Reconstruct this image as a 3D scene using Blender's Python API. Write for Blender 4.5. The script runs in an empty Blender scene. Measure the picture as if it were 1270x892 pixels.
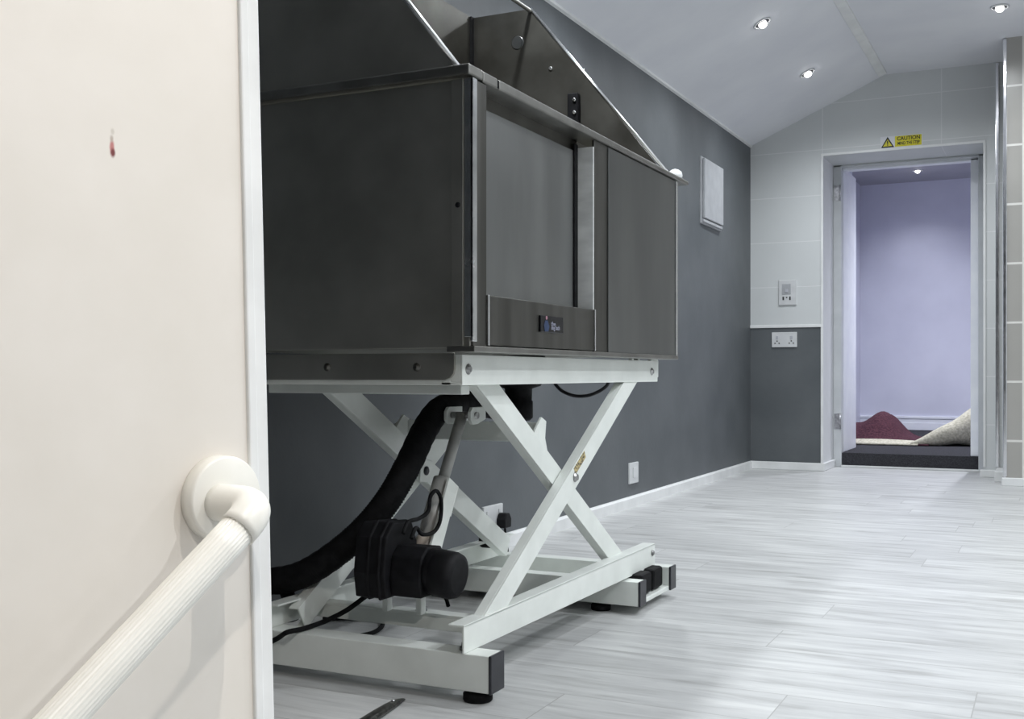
import bpy, bmesh, math, random
from mathutils import Vector, Matrix
random.seed(7)
sc = bpy.context.scene
COL = sc.collection
R = math.radians

# ------------------------------------------------------------------ camera
F, HY, CX, H = 1385.0, 464.0, 635.0, 0.61
YAW = math.atan(675 / 1385)
cam_d = bpy.data.cameras.new('camera')
cam = bpy.data.objects.new('camera', cam_d)
COL.objects.link(cam)
cam.location = (0, 0, H)
cam.rotation_euler = (R(90), 0, YAW)
cam_d.sensor_width = 36
cam_d.lens = 36 * F / 1270
cam_d.shift_y = 18 / 1270
cam_d.clip_start = 0.02
sc.camera = cam


def at(px, py, ax, val):
    """World point where the sight line of a photo pixel meets a plane (axis = value)."""
    s, c = math.sin(YAW), math.cos(YAW)
    u = (px - CX) / F
    v = (HY - py) / F
    d = Vector((-s + u * c, c + u * s, v))
    o = Vector((0, 0, H))
    return o + d * ((val - o[ax]) / d[ax])


# ------------------------------------------------------------------ materials
def mat(name, col, rough=0.5, metal=0.0, spec=0.5, emit=None, estr=0):
    m = bpy.data.materials.new(name)
    m.use_nodes = True
    b = m.node_tree.nodes['Principled BSDF']
    b.inputs['Base Color'].default_value = (*col, 1)
    b.inputs['Roughness'].default_value = rough
    b.inputs['Metallic'].default_value = metal
    b.inputs['Specular IOR Level'].default_value = spec
    if emit:
        b.inputs['Emission Color'].default_value = (*emit, 1)
        b.inputs['Emission Strength'].default_value = estr
    return m


def N(m, t, **kw):
    n = m.node_tree.nodes.new(t)
    for k, v in kw.items():
        setattr(n, k, v)
    return n


def L(m, a, b):
    m.node_tree.links.new(a, b)


def BS(m):
    return m.node_tree.nodes['Principled BSDF']


def noisy(m, c1, c2, scale=(3, 3, 3), nscale=2.0, detail=4, rough=None, bump=0.0, lo=0.35, hi=0.65, bscale=None):
    """Base colour wandering between two tones of the same material, with optional roughness and bump."""
    tc = N(m, 'ShaderNodeTexCoord')
    mp = N(m, 'ShaderNodeMapping')
    mp.inputs['Scale'].default_value = scale
    L(m, tc.outputs['Object'], mp.inputs['Vector'])
    n = N(m, 'ShaderNodeTexNoise')
    n.inputs['Scale'].default_value = nscale
    n.inputs['Detail'].default_value = detail
    L(m, mp.outputs[0], n.inputs['Vector'])
    r = N(m, 'ShaderNodeValToRGB')
    r.color_ramp.elements[0].position = lo
    r.color_ramp.elements[1].position = hi
    r.color_ramp.elements[0].color = (*c1, 1)
    r.color_ramp.elements[1].color = (*c2, 1)
    L(m, n.outputs['Fac'], r.inputs['Fac'])
    L(m, r.outputs['Color'], BS(m).inputs['Base Color'])
    if rough:
        mr = N(m, 'ShaderNodeMapRange')
        mr.inputs['To Min'].default_value = rough[0]
        mr.inputs['To Max'].default_value = rough[1]
        L(m, n.outputs['Fac'], mr.inputs['Value'])
        L(m, mr.outputs[0], BS(m).inputs['Roughness'])
    if bump:
        src = n
        if bscale:
            src = N(m, 'ShaderNodeTexNoise')
            src.inputs['Scale'].default_value = bscale
            src.inputs['Detail'].default_value = 3
            L(m, tc.outputs['Object'], src.inputs['Vector'])
        bp = N(m, 'ShaderNodeBump')
        bp.inputs['Strength'].default_value = bump
        bp.inputs['Distance'].default_value = 0.01
        L(m, src.outputs['Fac'], bp.inputs['Height'])
        L(m, bp.outputs[0], BS(m).inputs['Normal'])
    return m


M = {}
M['grey_wall'] = noisy(mat('grey_wall_paint', (.1, .1, .1), .55), (.088, .098, .106), (.112, .122, .130), nscale=1.2, bump=.05, bscale=60)
M['ceiling'] = noisy(mat('ceiling_paint', (.6, .6, .6), .7), (.72, .73, .78), (.77, .78, .82), nscale=1.0)
M['white_trim'] = noisy(mat('white_trim_gloss', (.8, .8, .8), .35), (.72, .73, .73), (.80, .81, .81), nscale=3)
M['frame_grey'] = noisy(mat('door_frame_paint', (.6, .62, .64), .4), (.52, .54, .56), (.58, .60, .62), nscale=3)
M['lining_white'] = noisy(mat('door_lining_paint', (.8, .82, .86), .4), (.76, .78, .84), (.82, .84, .88), nscale=3)
M['lavender'] = noisy(mat('hall_wall_paint', (.6, .6, .7), .5), (.60, .61, .71), (.66, .67, .77), nscale=.8)
M['hall_ceiling'] = noisy(mat('hall_ceiling_paint', (.45, .45, .5), .7), (.40, .40, .44), (.45, .45, .49), nscale=1)
M['carpet'] = noisy(mat('carpet_charcoal', (.05, .05, .055), .95, spec=.1), (.032, .032, .037), (.062, .062, .070), nscale=70, detail=6, bump=.6)
M['steel'] = noisy(mat('brushed_steel', (.3, .3, .29), .35, 1), (.105, .102, .092), (.16, .157, .145), (6, 6, .6), 3.0, 5, (.30, .46), .02)
M['steel_panel'] = noisy(mat('satin_steel_panel', (.36, .36, .36), .3, 1), (.20, .205, .205), (.25, .255, .25), (4, 4, 1), 2.0, 4, (.26, .40), .015)
M['steel_dark'] = noisy(mat('dull_steel', (.2, .2, .19), .45, 1), (.36, .352, .32), (.46, .45, .415), (3, 3, 3), 2.0, 5, (.42, .55), .02)
M['steel_rim'] = noisy(mat('rim_steel', (.2, .2, .19), .4, 1), (.24, .236, .22), (.31, .305, .287), (5, 5, 5), 3.0, 5, (.34, .48), .015)
M['steel_door'] = noisy(mat('door_steel', (.3, .3, .3), .35, 1), (.28, .286, .282), (.34, .346, .342), (4, 4, 1), 2.0, 4, (.30, .42), .015)
M['steel_guard'] = noisy(mat('shaded_guard_steel', (.1, .1, .09), .45, 1), (.10, .096, .085), (.15, .146, .132), (3, 3, 3), 2.5, 5, (.36, .5), .02)  # copy of the end steel, darkened in colour to dim its bright reflections
M['steel_bright'] = noisy(mat('polished_steel_edge', (.9, .9, .9), .25, 1), (.82, .83, .84), (.95, .95, .95), nscale=8, rough=(.18, .32))
M['alu'] = noisy(mat('pale_aluminium_jamb', (.7, .71, .7), .45, .1), (.66, .67, .66), (.90, .91, .90), (2, 2, 6), 4.0, 4)
M['frame_paint'] = noisy(mat('white_powder_coat', (.7, .73, .7), .4), (.74, .77, .735), (.81, .84, .805), nscale=4)
M['black_rubber'] = noisy(mat('black_rubber', (.01, .01, .01), .7, spec=.15), (.004, .004, .0045), (.009, .009, .010), nscale=20)
M['black_plastic'] = noisy(mat('black_plastic', (.006, .006, .007), .6, spec=.2), (.004, .004, .005), (.010, .010, .012), nscale=12)
M['cap'] = noisy(mat('black_end_cap', (.015, .016, .02), .35), (.012, .013, .018), (.022, .023, .03), nscale=12)
M['zinc'] = noisy(mat('zinc_tube', (.5, .5, .48), .45, .2), (.40, .40, .385), (.50, .50, .48), nscale=6)
M['bolt'] = noisy(mat('zinc_bolt', (.3, .3, .3), .35, 1), (.22, .22, .22), (.45, .45, .45), nscale=30)
M['tube_cream'] = noisy(mat('cream_tube_band', (.7, .6, .5), .5), (.58, .50, .42), (.66, .58, .5), nscale=10)
M['rail'] = noisy(mat('white_rail_plastic', (.85, .84, .78), .35), (.82, .808, .755), (.86, .848, .80), nscale=6)
M['socket'] = noisy(mat('white_socket_plastic', (.8, .8, .8), .3), (.58, .59, .60), (.64, .65, .66), nscale=6)
M['slot'] = mat('socket_slot_dark', (.03, .03, .03), .5)
M['switch_grey'] = mat('rocker_grey', (.45, .46, .5), .4)
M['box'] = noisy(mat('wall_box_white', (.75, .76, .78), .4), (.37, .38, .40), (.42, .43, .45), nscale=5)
M['yellow'] = noisy(mat('sign_yellow', (.7, .6, .02), .4), (.62, .56, .02), (.70, .62, .03), nscale=10)
M['sign_white'] = mat('sign_white', (.72, .73, .76), .4)
M['ink'] = mat('sign_ink', (.01, .01, .01), .5)
M['screen'] = mat('badge_black', (.003, .003, .006), .2)
M['badge_blue'] = mat('badge_blue', (.02, .04, .10), .4)
M['badge_white'] = mat('badge_pale', (.35, .36, .45), .3)
M['badge_red'] = mat('badge_rose', (.4, .2, .25), .3)
M['maroon'] = noisy(mat('rug_maroon_pile', (.06, .02, .03), .95, spec=.1), (.05, .020, .030), (.095, .040, .052), nscale=25, detail=6, bump=.6)
M['hessian'] = noisy(mat('rug_cream_backing', (.5, .47, .36), .9, spec=.2), (.42, .40, .31), (.62, .59, .48), nscale=22, detail=5, bump=.4)
M['chrome'] = noisy(mat('chrome_trim', (.85, .85, .88), .15, 1), (.78, .79, .82), (.9, .9, .93), nscale=5, rough=(.1, .25))
M['bezel'] = noisy(mat('downlight_bezel', (.5, .5, .52), .3, 1), (.35, .35, .37), (.6, .6, .62), nscale=20)
M['bezel_white'] = noisy(mat('downlight_ring', (.6, .6, .62), .4), (.55, .56, .58), (.62, .63, .65), nscale=10)
M['lamp'] = mat('downlight_bulb', (1, 1, 1), .3, emit=(1, .98, .95), estr=14)
M['sticker'] = noisy(mat('warning_sticker', (.4, .35, .2), .5), (.03, .02, .015), (.55, .45, .22), nscale=55, lo=.42, hi=.55)
M['tool'] = noisy(mat('dark_tool_metal', (.06, .06, .055), .35, .8), (.03, .03, .03), (.10, .10, .09), nscale=30)
M['glass_spot'] = noisy(mat('drain_disc', (.45, .45, .44), .4, .9), (.38, .38, .37), (.5, .5, .49), nscale=15)


def tile_mat(name, tile, tile2, grout, w, h, ox, oz, rough, gw=.004):
    """Wall tiles laid in the X-Z plane."""
    m = mat(name, tile, rough)
    tc = N(m, 'ShaderNodeTexCoord')
    sp = N(m, 'ShaderNodeSeparateXYZ')
    L(m, tc.outputs['Object'], sp.inputs[0])

    def line(out, off, size):
        a = N(m, 'ShaderNodeMath', operation='SUBTRACT'); L(m, out, a.inputs[0]); a.inputs[1].default_value = off
        d = N(m, 'ShaderNodeMath', operation='DIVIDE'); L(m, a.outputs[0], d.inputs[0]); d.inputs[1].default_value = size
        f = N(m, 'ShaderNodeMath', operation='FRACT'); L(m, d.outputs[0], f.inputs[0])
        p = N(m, 'ShaderNodeMath', operation='PINGPONG'); L(m, f.outputs[0], p.inputs[0]); p.inputs[1].default_value = .5
        c = N(m, 'ShaderNodeMath', operation='LESS_THAN'); L(m, p.outputs[0], c.inputs[0]); c.inputs[1].default_value = gw / size
        return c
    cx = line(sp.outputs['X'], ox, w)
    cz = line(sp.outputs['Z'], oz, h)
    mx = N(m, 'ShaderNodeMath', operation='MAXIMUM')
    L(m, cx.outputs[0], mx.inputs[0]); L(m, cz.outputs[0], mx.inputs[1])
    nz = N(m, 'ShaderNodeTexNoise'); nz.inputs['Scale'].default_value = 5; L(m, tc.outputs['Object'], nz.inputs['Vector'])
    tm = N(m, 'ShaderNodeMix', data_type='RGBA')
    tm.inputs['A'].default_value = (*tile, 1); tm.inputs['B'].default_value = (*tile2, 1)
    L(m, nz.outputs['Fac'], tm.inputs['Factor'])
    mix = N(m, 'ShaderNodeMix', data_type='RGBA')
    L(m, mx.outputs[0], mix.inputs['Factor'])
    L(m, tm.outputs['Result'], mix.inputs['A'])
    mix.inputs['B'].default_value = (*grout, 1)
    L(m, mix.outputs['Result'], BS(m).inputs['Base Color'])
    bp = N(m, 'ShaderNodeBump', invert=True)
    bp.inputs['Strength'].default_value = .3; bp.inputs['Distance'].default_value = .003
    L(m, mx.outputs[0], bp.inputs['Height']); L(m, bp.outputs[0], BS(m).inputs['Normal'])
    return m


M['far_tile'] = tile_mat('white_gloss_tile', (.58, .60, .605), (.63, .65, .655), (.70, .71, .72), .70, .285, -1.32, .88, .48, .003)
M['stub_tile'] = tile_mat('taupe_tile', (.34, .33, .31), (.40, .39, .365), (.72, .71, .68), .328, .3225, -.16, 1.858, .3, .006)


def floor_mat():
    m = mat('whitewashed_plank_floor', (.5, .5, .5), .35)
    tc = N(m, 'ShaderNodeTexCoord')
    br = N(m, 'ShaderNodeTexBrick')
    br.offset = 0; br.offset_frequency = 2; br.squash = 1
    br.inputs['Color1'].default_value = (.0, .0, .0, 1)
    br.inputs['Color2'].default_value = (1, 1, 1, 1)
    br.inputs['Mortar'].default_value = (.5, .5, .5, 1)
    br.inputs['Scale'].default_value = 1
    br.inputs['Brick Width'].default_value = 1.22
    br.inputs['Row Height'].default_value = .178
    br.inputs['Mortar Size'].default_value = .0012
    br.inputs['Mortar Smooth'].default_value = .1
    br.inputs['Bias'].default_value = 0
    # every row of planks starts at its own point
    sp = N(m, 'ShaderNodeSeparateXYZ'); L(m, tc.outputs['Object'], sp.inputs[0])
    dv = N(m, 'ShaderNodeMath', operation='DIVIDE'); L(m, sp.outputs['Y'], dv.inputs[0]); dv.inputs[1].default_value = .178
    fl = N(m, 'ShaderNodeMath', operation='FLOOR'); L(m, dv.outputs[0], fl.inputs[0])
    wn = N(m, 'ShaderNodeTexWhiteNoise', noise_dimensions='1D'); L(m, fl.outputs[0], wn.inputs['W'])
    ms = N(m, 'ShaderNodeMath', operation='MULTIPLY_ADD'); L(m, wn.outputs['Value'], ms.inputs[0]); ms.inputs[1].default_value = 1.22
    L(m, sp.outputs['X'], ms.inputs[2])
    cb = N(m, 'ShaderNodeCombineXYZ'); L(m, ms.outputs[0], cb.inputs['X']); L(m, sp.outputs['Y'], cb.inputs['Y'])
    L(m, cb.outputs[0], br.inputs['Vector'])
    # grain: long streaks along X, shifted from plank to plank
    mp = N(m, 'ShaderNodeMapping'); mp.inputs['Scale'].default_value = (2.0, 15, 1)
    ad = N(m, 'ShaderNodeVectorMath', operation='ADD')
    L(m, tc.outputs['Object'], ad.inputs[0])
    sc3 = N(m, 'ShaderNodeVectorMath', operation='SCALE'); sc3.inputs['Scale'].default_value = 7.0
    L(m, br.outputs['Color'], sc3.inputs[0]); L(m, sc3.outputs[0], ad.inputs[1])
    L(m, ad.outputs[0], mp.inputs['Vector'])
    n1 = N(m, 'ShaderNodeTexNoise'); n1.inputs['Scale'].default_value = 1.6; n1.inputs['Detail'].default_value = 8
    n1.inputs['Roughness'].default_value = .62; n1.inputs['Distortion'].default_value = .4
    L(m, mp.outputs[0], n1.inputs['Vector'])
    r1 = N(m, 'ShaderNodeValToRGB')
    e = r1.color_ramp.elements
    e[0].position = .26; e[0].color = (.32, .32, .312, 1)
    e[1].position = .68; e[1].color = (.66, .665, .66, 1)
    k = e.new(.46); k.color = (.515, .52, .52, 1)
    L(m, n1.outputs['Fac'], r1.inputs['Fac'])
    # plank to plank tone
    mr = N(m, 'ShaderNodeMapRange'); mr.inputs['To Min'].default_value = .92; mr.inputs['To Max'].default_value = 1.05
    L(m, br.outputs['Color'], mr.inputs['Value'])
    mul = N(m, 'ShaderNodeMix', data_type='RGBA', blend_type='MULTIPLY'); mul.inputs['Factor'].default_value = 1
    L(m, r1.outputs['Color'], mul.inputs['A']); L(m, mr.outputs[0], mul.inputs['B'])
    mo = N(m, 'ShaderNodeMix', data_type='RGBA')
    L(m, br.outputs['Fac'], mo.inputs['Factor']); L(m, mul.outputs['Result'], mo.inputs['A'])
    mo.inputs['B'].default_value = (.36, .36, .355, 1)
    L(m, mo.outputs['Result'], BS(m).inputs['Base Color'])
    r2 = N(m, 'ShaderNodeMapRange'); r2.inputs['To Min'].default_value = .45; r2.inputs['To Max'].default_value = .3
    L(m, n1.outputs['Fac'], r2.inputs['Value']); L(m, r2.outputs[0], BS(m).inputs['Roughness'])
    bp = N(m, 'ShaderNodeBump'); bp.inputs['Strength'].default_value = .08; bp.inputs['Distance'].default_value = .004
    L(m, n1.outputs['Fac'], bp.inputs['Height']); L(m, bp.outputs[0], BS(m).inputs['Normal'])
    return m


M['floor'] = floor_mat()


def partition_mat(spots):
    """Cream painted board with a small dried red drip and two faint scuffs (spots: local centre, radii, colour)."""
    m = mat('cream_painted_board', (.8, .76, .7), .5)
    noisy(m, (.74, .70, .645), (.78, .74, .69), nscale=2.2, bump=.03, bscale=25)
    tc = N(m, 'ShaderNodeTexCoord')
    src = [l.from_socket for l in m.node_tree.links if l.to_socket == BS(m).inputs['Base Color']][0]
    nz = N(m, 'ShaderNodeTexNoise'); nz.inputs['Scale'].default_value = 90
    L(m, tc.outputs['Object'], nz.inputs['Vector'])
    for c, rad, col, st in spots:
        sub = N(m, 'ShaderNodeVectorMath', operation='SUBTRACT'); sub.inputs[1].default_value = c
        L(m, tc.outputs['Object'], sub.inputs[0])
        dv = N(m, 'ShaderNodeVectorMath', operation='DIVIDE'); dv.inputs[1].default_value = rad
        L(m, sub.outputs[0], dv.inputs[0])
        ln = N(m, 'ShaderNodeVectorMath', operation='LENGTH'); L(m, dv.outputs[0], ln.inputs[0])
        ad = N(m, 'ShaderNodeMath', operation='ADD'); L(m, ln.outputs['Value'], ad.inputs[0])
        L(m, nz.outputs['Fac'], ad.inputs[1])
        mr = N(m, 'ShaderNodeMapRange'); mr.inputs['From Min'].default_value = 1.55; mr.inputs['From Max'].default_value = .9
        mr.inputs['To Min'].default_value = 0; mr.inputs['To Max'].default_value = st
        L(m, ad.outputs[0], mr.inputs['Value'])
        mx = N(m, 'ShaderNodeMix', data_type='RGBA'); mx.inputs['B'].default_value = (*col, 1)
        L(m, mr.outputs[0], mx.inputs['Factor']); L(m, src, mx.inputs['A'])
        src = mx.outputs['Result']
    L(m, src, BS(m).inputs['Base Color'])
    return m


# ------------------------------------------------------------------ mesh helpers
class MB:
    def __init__(s):
        s.v, s.f, s.m, s.sm = [], [], [], []

    def add(s, vs, fs, mi=0, smooth=False):
        o = len(s.v)
        s.v += [tuple(v) for v in vs]
        for f in fs:
            s.f.append([o + i for i in f]); s.m.append(mi); s.sm.append(smooth)
        return s

    def box(s, x0, x1, y0, y1, z0, z1, mi=0):
        x0, x1 = min(x0, x1), max(x0, x1); y0, y1 = min(y0, y1), max(y0, y1); z0, z1 = min(z0, z1), max(z0, z1)
        v = [(x0, y0, z0), (x1, y0, z0), (x1, y1, z0), (x0, y1, z0), (x0, y0, z1), (x1, y0, z1), (x1, y1, z1), (x0, y1, z1)]
        return s.add(v, [(0, 3, 2, 1), (4, 5, 6, 7), (0, 1, 5, 4), (1, 2, 6, 5), (2, 3, 7, 6), (3, 0, 4, 7)], mi)

    def prism(s, pts, vec, mi=0):
        """Closed prism: polygon pts (3-D, planar) swept by vec."""
        n = len(pts); vec = Vector(vec)
        a = [Vector(p) for p in pts]; b = [p + vec for p in a]
        fs = [tuple(range(n - 1, -1, -1)), tuple(range(n, 2 * n))]
        fs += [(i, (i + 1) % n, n + (i + 1) % n, n + i) for i in range(n)]
        return s.add(a + b, fs, mi)

    def lathe(s, base, axis, prof, seg=28, mi=0, cap=True):
        """prof: list of (radius, distance along the axis)."""
        ax = Vector(axis).normalized()
        u = ax.orthogonal().normalized(); w = ax.cross(u)
        base = Vector(base); vs = []; fs = []
        for r, h in prof:
            for k in range(seg):
                t = 2 * math.pi * k / seg
                vs.append(base + ax * h + (u * math.cos(t) + w * math.sin(t)) * r)
        n = len(prof)
        for i in range(n - 1):
            for k in range(seg):
                k2 = (k + 1) % seg
                fs.append((i * seg + k, i * seg + k2, (i + 1) * seg + k2, (i + 1) * seg + k))
        s.add(vs, fs, mi, True)
        if cap:
            o = len(s.v) - len(vs)
            s.f.append([o + k for k in range(seg - 1, -1, -1)]); s.m.append(mi); s.sm.append(False)
            s.f.append([o + (n - 1) * seg + k for k in range(seg)]); s.m.append(mi); s.sm.append(False)
        return s

    def cyl(s, p, q, r, seg=24, mi=0):
        p, q = Vector(p), Vector(q)
        return s.lathe(p, q - p, [(r, 0), (r, (q - p).length)], seg, mi)

    def tube(s, pts, rad, seg=14, mi=0, flute=0, flute_n=0):
        """Tube along a polyline; rad is a number or a function of the index."""
        pts = [Vector(p) for p in pts]; n = len(pts); vs = []; fs = []
        up = None
        for i, p in enumerate(pts):
            t = (pts[min(i + 1, n - 1)] - pts[max(i - 1, 0)]).normalized()
            if up is None:
                up = t.orthogonal().normalized()
            up = (up - t * up.dot(t)).normalized()
            w = t.cross(up)
            r = rad(i) if callable(rad) else rad
            for k in range(seg):
                a = 2 * math.pi * k / seg
                rr = r + (flute * math.cos(a * flute_n) if flute_n else 0)
                vs.append(p + (up * math.cos(a) + w * math.sin(a)) * rr)
        for i in range(n - 1):
            for k in range(seg):
                k2 = (k + 1) % seg
                fs.append((i * seg + k, i * seg + k2, (i + 1) * seg + k2, (i + 1) * seg + k))
        s.add(vs, fs, mi, True)
        o = len(s.v) - len(vs)
        s.f.append([o + k for k in range(seg - 1, -1, -1)]); s.m.append(mi); s.sm.append(False)
        s.f.append([o + (n - 1) * seg + k for k in range(seg)]); s.m.append(mi); s.sm.append(False)
        return s

    def build(s, name, mats, parent=None, bevel=0, origin=None, label=None, recalc=True):
        me = bpy.data.meshes.new(name)
        vs = s.v
        if origin is not None:
            o = Vector(origin); vs = [tuple(Vector(v) - o) for v in s.v]
        me.from_pydata(vs, [], s.f)
        if not isinstance(mats, (list, tuple)):
            mats = [mats]
        for m in mats:
            me.materials.append(m)
        for p, mi, sm in zip(me.polygons, s.m, s.sm):
            p.material_index = mi; p.use_smooth = sm
        if recalc:
            bm = bmesh.new(); bm.from_mesh(me)
            bmesh.ops.recalc_face_normals(bm, faces=bm.faces)
            bm.to_mesh(me); bm.free()
        ob = bpy.data.objects.new(name, me)
        COL.objects.link(ob)
        if origin is not None:
            ob.location = origin
        if parent is not None:
            ob.parent = parent
            if parent.type == 'EMPTY' and parent.parent is None and origin is None:
                ob.matrix_parent_inverse = Matrix.Translation(-parent.location)
        if bevel:
            b = ob.modifiers.new('bevel', 'BEVEL'); b.width = bevel; b.segments = 2
            b.limit_method = 'ANGLE'; b.angle_limit = R(40)
            try:
                b.harden_normals = False
            except Exception:
                pass
        if label:
            ob['label'] = label
        return ob


def curve_pts(ctrl, n=12):
    """Catmull-Rom through control points."""
    P = [Vector(p) for p in ctrl]
    P = [P[0] * 2 - P[1]] + P + [P[-1] * 2 - P[-2]]
    out = []
    for i in range(1, len(P) - 2):
        a, b, c, d = P[i - 1:i + 3]
        for k in range(n):
            t = k / n
            out.append(.5 * ((2 * b) + (c - a) * t + (2 * a - 5 * b + 4 * c - d) * t * t + (3 * b - a - 3 * c + d) * t ** 3))
    out.append(P[-2])
    return out


def thing(name, label, cat, loc, group=None):
    o = bpy.data.objects.new(name, None)
    COL.objects.link(o)
    o.empty_display_size = .05
    o.location = loc
    o['label'] = label; o['category'] = cat
    if group:
        o['group'] = group
    return o


def tag(o, label, cat, group=None):
    o['label'] = label; o['category'] = cat
    if group:
        o['group'] = group
    return o


def struct(o):
    o['kind'] = 'structure'
    return o


def copy_tree(o, parent=None):
    c = o.copy(); COL.objects.link(c)
    if parent is not None:
        c.parent = parent
    for ch in list(o.children):
        copy_tree(ch, c)
    return c


# ================================================================== THE SETTING
Y1, Y2 = 7.16, 7.56             # front far wall, door frame plane
EAVE = 2.075; FLAT = 2.447; RX = -.945
GX = lambda y: -1.776 + .009 * (7.16 - y)     # inner face of the long grey wall
RGT = 1.9; BACK = -1.7

struct(MB().box(-2.0, RGT + .1, BACK - .1, 7.6, -.1, 0).build('floor', M['floor']))

# long grey wall, running away on the left
w = MB().prism([(GX(BACK - .1), BACK - .1, 0), (GX(7.3), 7.3, 0), (GX(7.3) - .12, 7.3, 0), (GX(BACK - .1) - .12, BACK - .1, 0)], (0, 0, 2.3))
struct(w.build('wall_left', M['grey_wall']))

# ceiling: sloped side over the grey wall, flat from the ridge strip onward
EZ = lambda y: 2.081 + .013 * (y - 7.16)             # height where the slope meets the grey wall
SL = lambda y: (FLAT - EZ(y)) / (RX - GX(y))


def csec(y):
    e = GX(y) - .10
    ze = EZ(y) - .10 * SL(y)
    return [(e, y, ze), (RX, y, FLAT), (RGT + .1, y, FLAT - .01), (RGT + .1, y, FLAT + .1), (RX, y, FLAT + .1), (e, y, ze + .1)]


NS = 24
cv = []
for q in range(NS + 1):
    cv += csec(BACK - .1 + (7.3 - BACK + .1) * q / NS)
cf = [(5, 4, 3, 2, 1, 0), tuple(6 * NS + k_ for k_ in range(6))]
for q in range(NS):
    cf += [(6 * q + k_, 6 * q + (k_ + 1) % 6, 6 * q + 6 + (k_ + 1) % 6, 6 * q + 6 + k_) for k_ in range(6)]
struct(MB().add(cv, cf).build('ceiling', M['ceiling']))

# pale cover strip along the change of slope
struct(MB().prism([(RX - .030, BACK, FLAT - .024), (RX + .018, BACK, FLAT - .010), (RX + .018, BACK, FLAT + .01), (RX - .030, BACK, FLAT - .002)], (0, Y1 - BACK - .05, 0)).build('trim_1', M['white_trim'], bevel=.003))
# thin cornice where grey wall meets ceiling
cv = []
for y in (BACK, Y1):
    g = GX(y); z = EZ(y)
    cv += [(g, y, z - .010), (g + .012, y, z - .010 + .004), (g + .012, y, z + .012 * SL(y) + .003), (g, y, z + .003)]
struct(MB().add(cv, [(3, 2, 1, 0), (4, 5, 6, 7)] + [(k_, (k_ + 1) % 4, 4 + (k_ + 1) % 4, 4 + k_) for k_ in range(4)]).build('trim_2', M['white_trim']))

# far wall with door recess: tiles above, dark painted panel low on the left
w = MB()
XL, XR = -1.32, -.386
SOF = 1.982
w.box(-2.0, XL, Y1, 7.3, .905, 2.6, 0)
w.box(-2.0, XL, Y1 + .012, 7.3, 0, .905, 0)
w.box(-2.0, XL - .002, Y1, Y1 + .012, 0, .905, 1)
w.box(XL - .12, XL, 7.3, Y2 + .1, 0, 2.2, 0)            # left return
w.box(XL, XR, Y1, 7.3, SOF, 2.6, 0)                      # header
w.box(XL - .12, XR + .12, 7.3, Y2 + .1, SOF, 2.2, 0)     # soffit
w.box(XR, .6, Y1, 7.3, 0, 2.6, 0)
w.box(XR, XR + .12, 7.3, Y2 + .1, 0, 2.2, 0)
struct(w.build('wall_far', [M['far_tile'], M['grey_wall']]))
# white edge trims: round the dark panel, round the recess
t = MB()
t.box(GX(Y1) - .01, XL + .006, Y1 - .008, Y1, .905, .924)
t.box(XL - .010, XL + .006, Y1 - .008, Y1, .05, .905)
struct(t.build('trim_3', M['white_trim'], bevel=.002))
t = MB()
t.box(XL - .009, XL + .005, Y1 - .007, Y1 + .003, .924, SOF)
t.box(XL - .009, XR + .010, Y1 - .007, Y1 + .003, SOF - .004, SOF + .012)
t.box(XR - .002, XR + .012, Y1 - .007, Y1 + .003, .06, SOF)
struct(t.build('trim_4', M['white_trim'], bevel=.002))

# stub wall with taupe tiles on the right, chrome edge trims
SX, SY = -.248, 6.66
struct(MB().box(SX, RGT + .1, SY, Y1, 0, 2.6).build('wall_right', M['stub_tile']))
struct(MB().box(SX - .014, SX + .006, SY - .006, SY + .02, .05, 2.44).build('trim_5', M['chrome'], bevel=.004))
struct(MB().box(-.322, -.300, Y1 - .014, Y1, .06, 2.44).build('trim_6', M['chrome'], bevel=.005))

# skirtings
bh = .05
b = MB().prism([(GX(BACK), BACK, 0), (GX(BACK) + .016, BACK, 0), (GX(BACK) + .016, BACK, bh - .008), (GX(BACK) + .008, BACK, bh), (GX(BACK), BACK, bh)], (GX(Y1) - GX(BACK), Y1 - BACK, 0))
struct(b.build('baseboard_left', M['white_trim']))
b = MB()
b.box(GX(Y1), XL + .016, Y1 - .016, Y1, 0, bh)
b.box(XL, XL + .016, Y1, Y2, 0, bh)
struct(b.build('baseboard_far', M['white_trim'], bevel=.004))
b = MB()
b.box(XR - .02, -.30, Y1 - .016, Y1, 0, .045)
b.box(-.315, SX, SY + .2, Y1 - .016, 0, .06)
struct(b.build('baseboard_far_right', M['white_trim'], bevel=.004))
struct(MB().box(SX - .02, RGT, SY - .016, SY, 0, .045).build('baseboard_right', M['white_trim'], bevel=.004))

# unseen walls that close the room behind and beside the camera
struct(MB().box(RGT, RGT + .1, BACK - .1, SY + .1, 0, 2.6).build('wall_side', mat('pale_wall_paint', (.62, .63, .63), .6)))
struct(MB().box(-2.0, RGT + .1, BACK - .1, BACK, 0, 2.6).build('wall_back', mat('dark_back_wall_paint', (.10, .10, .10), .6)))

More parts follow.
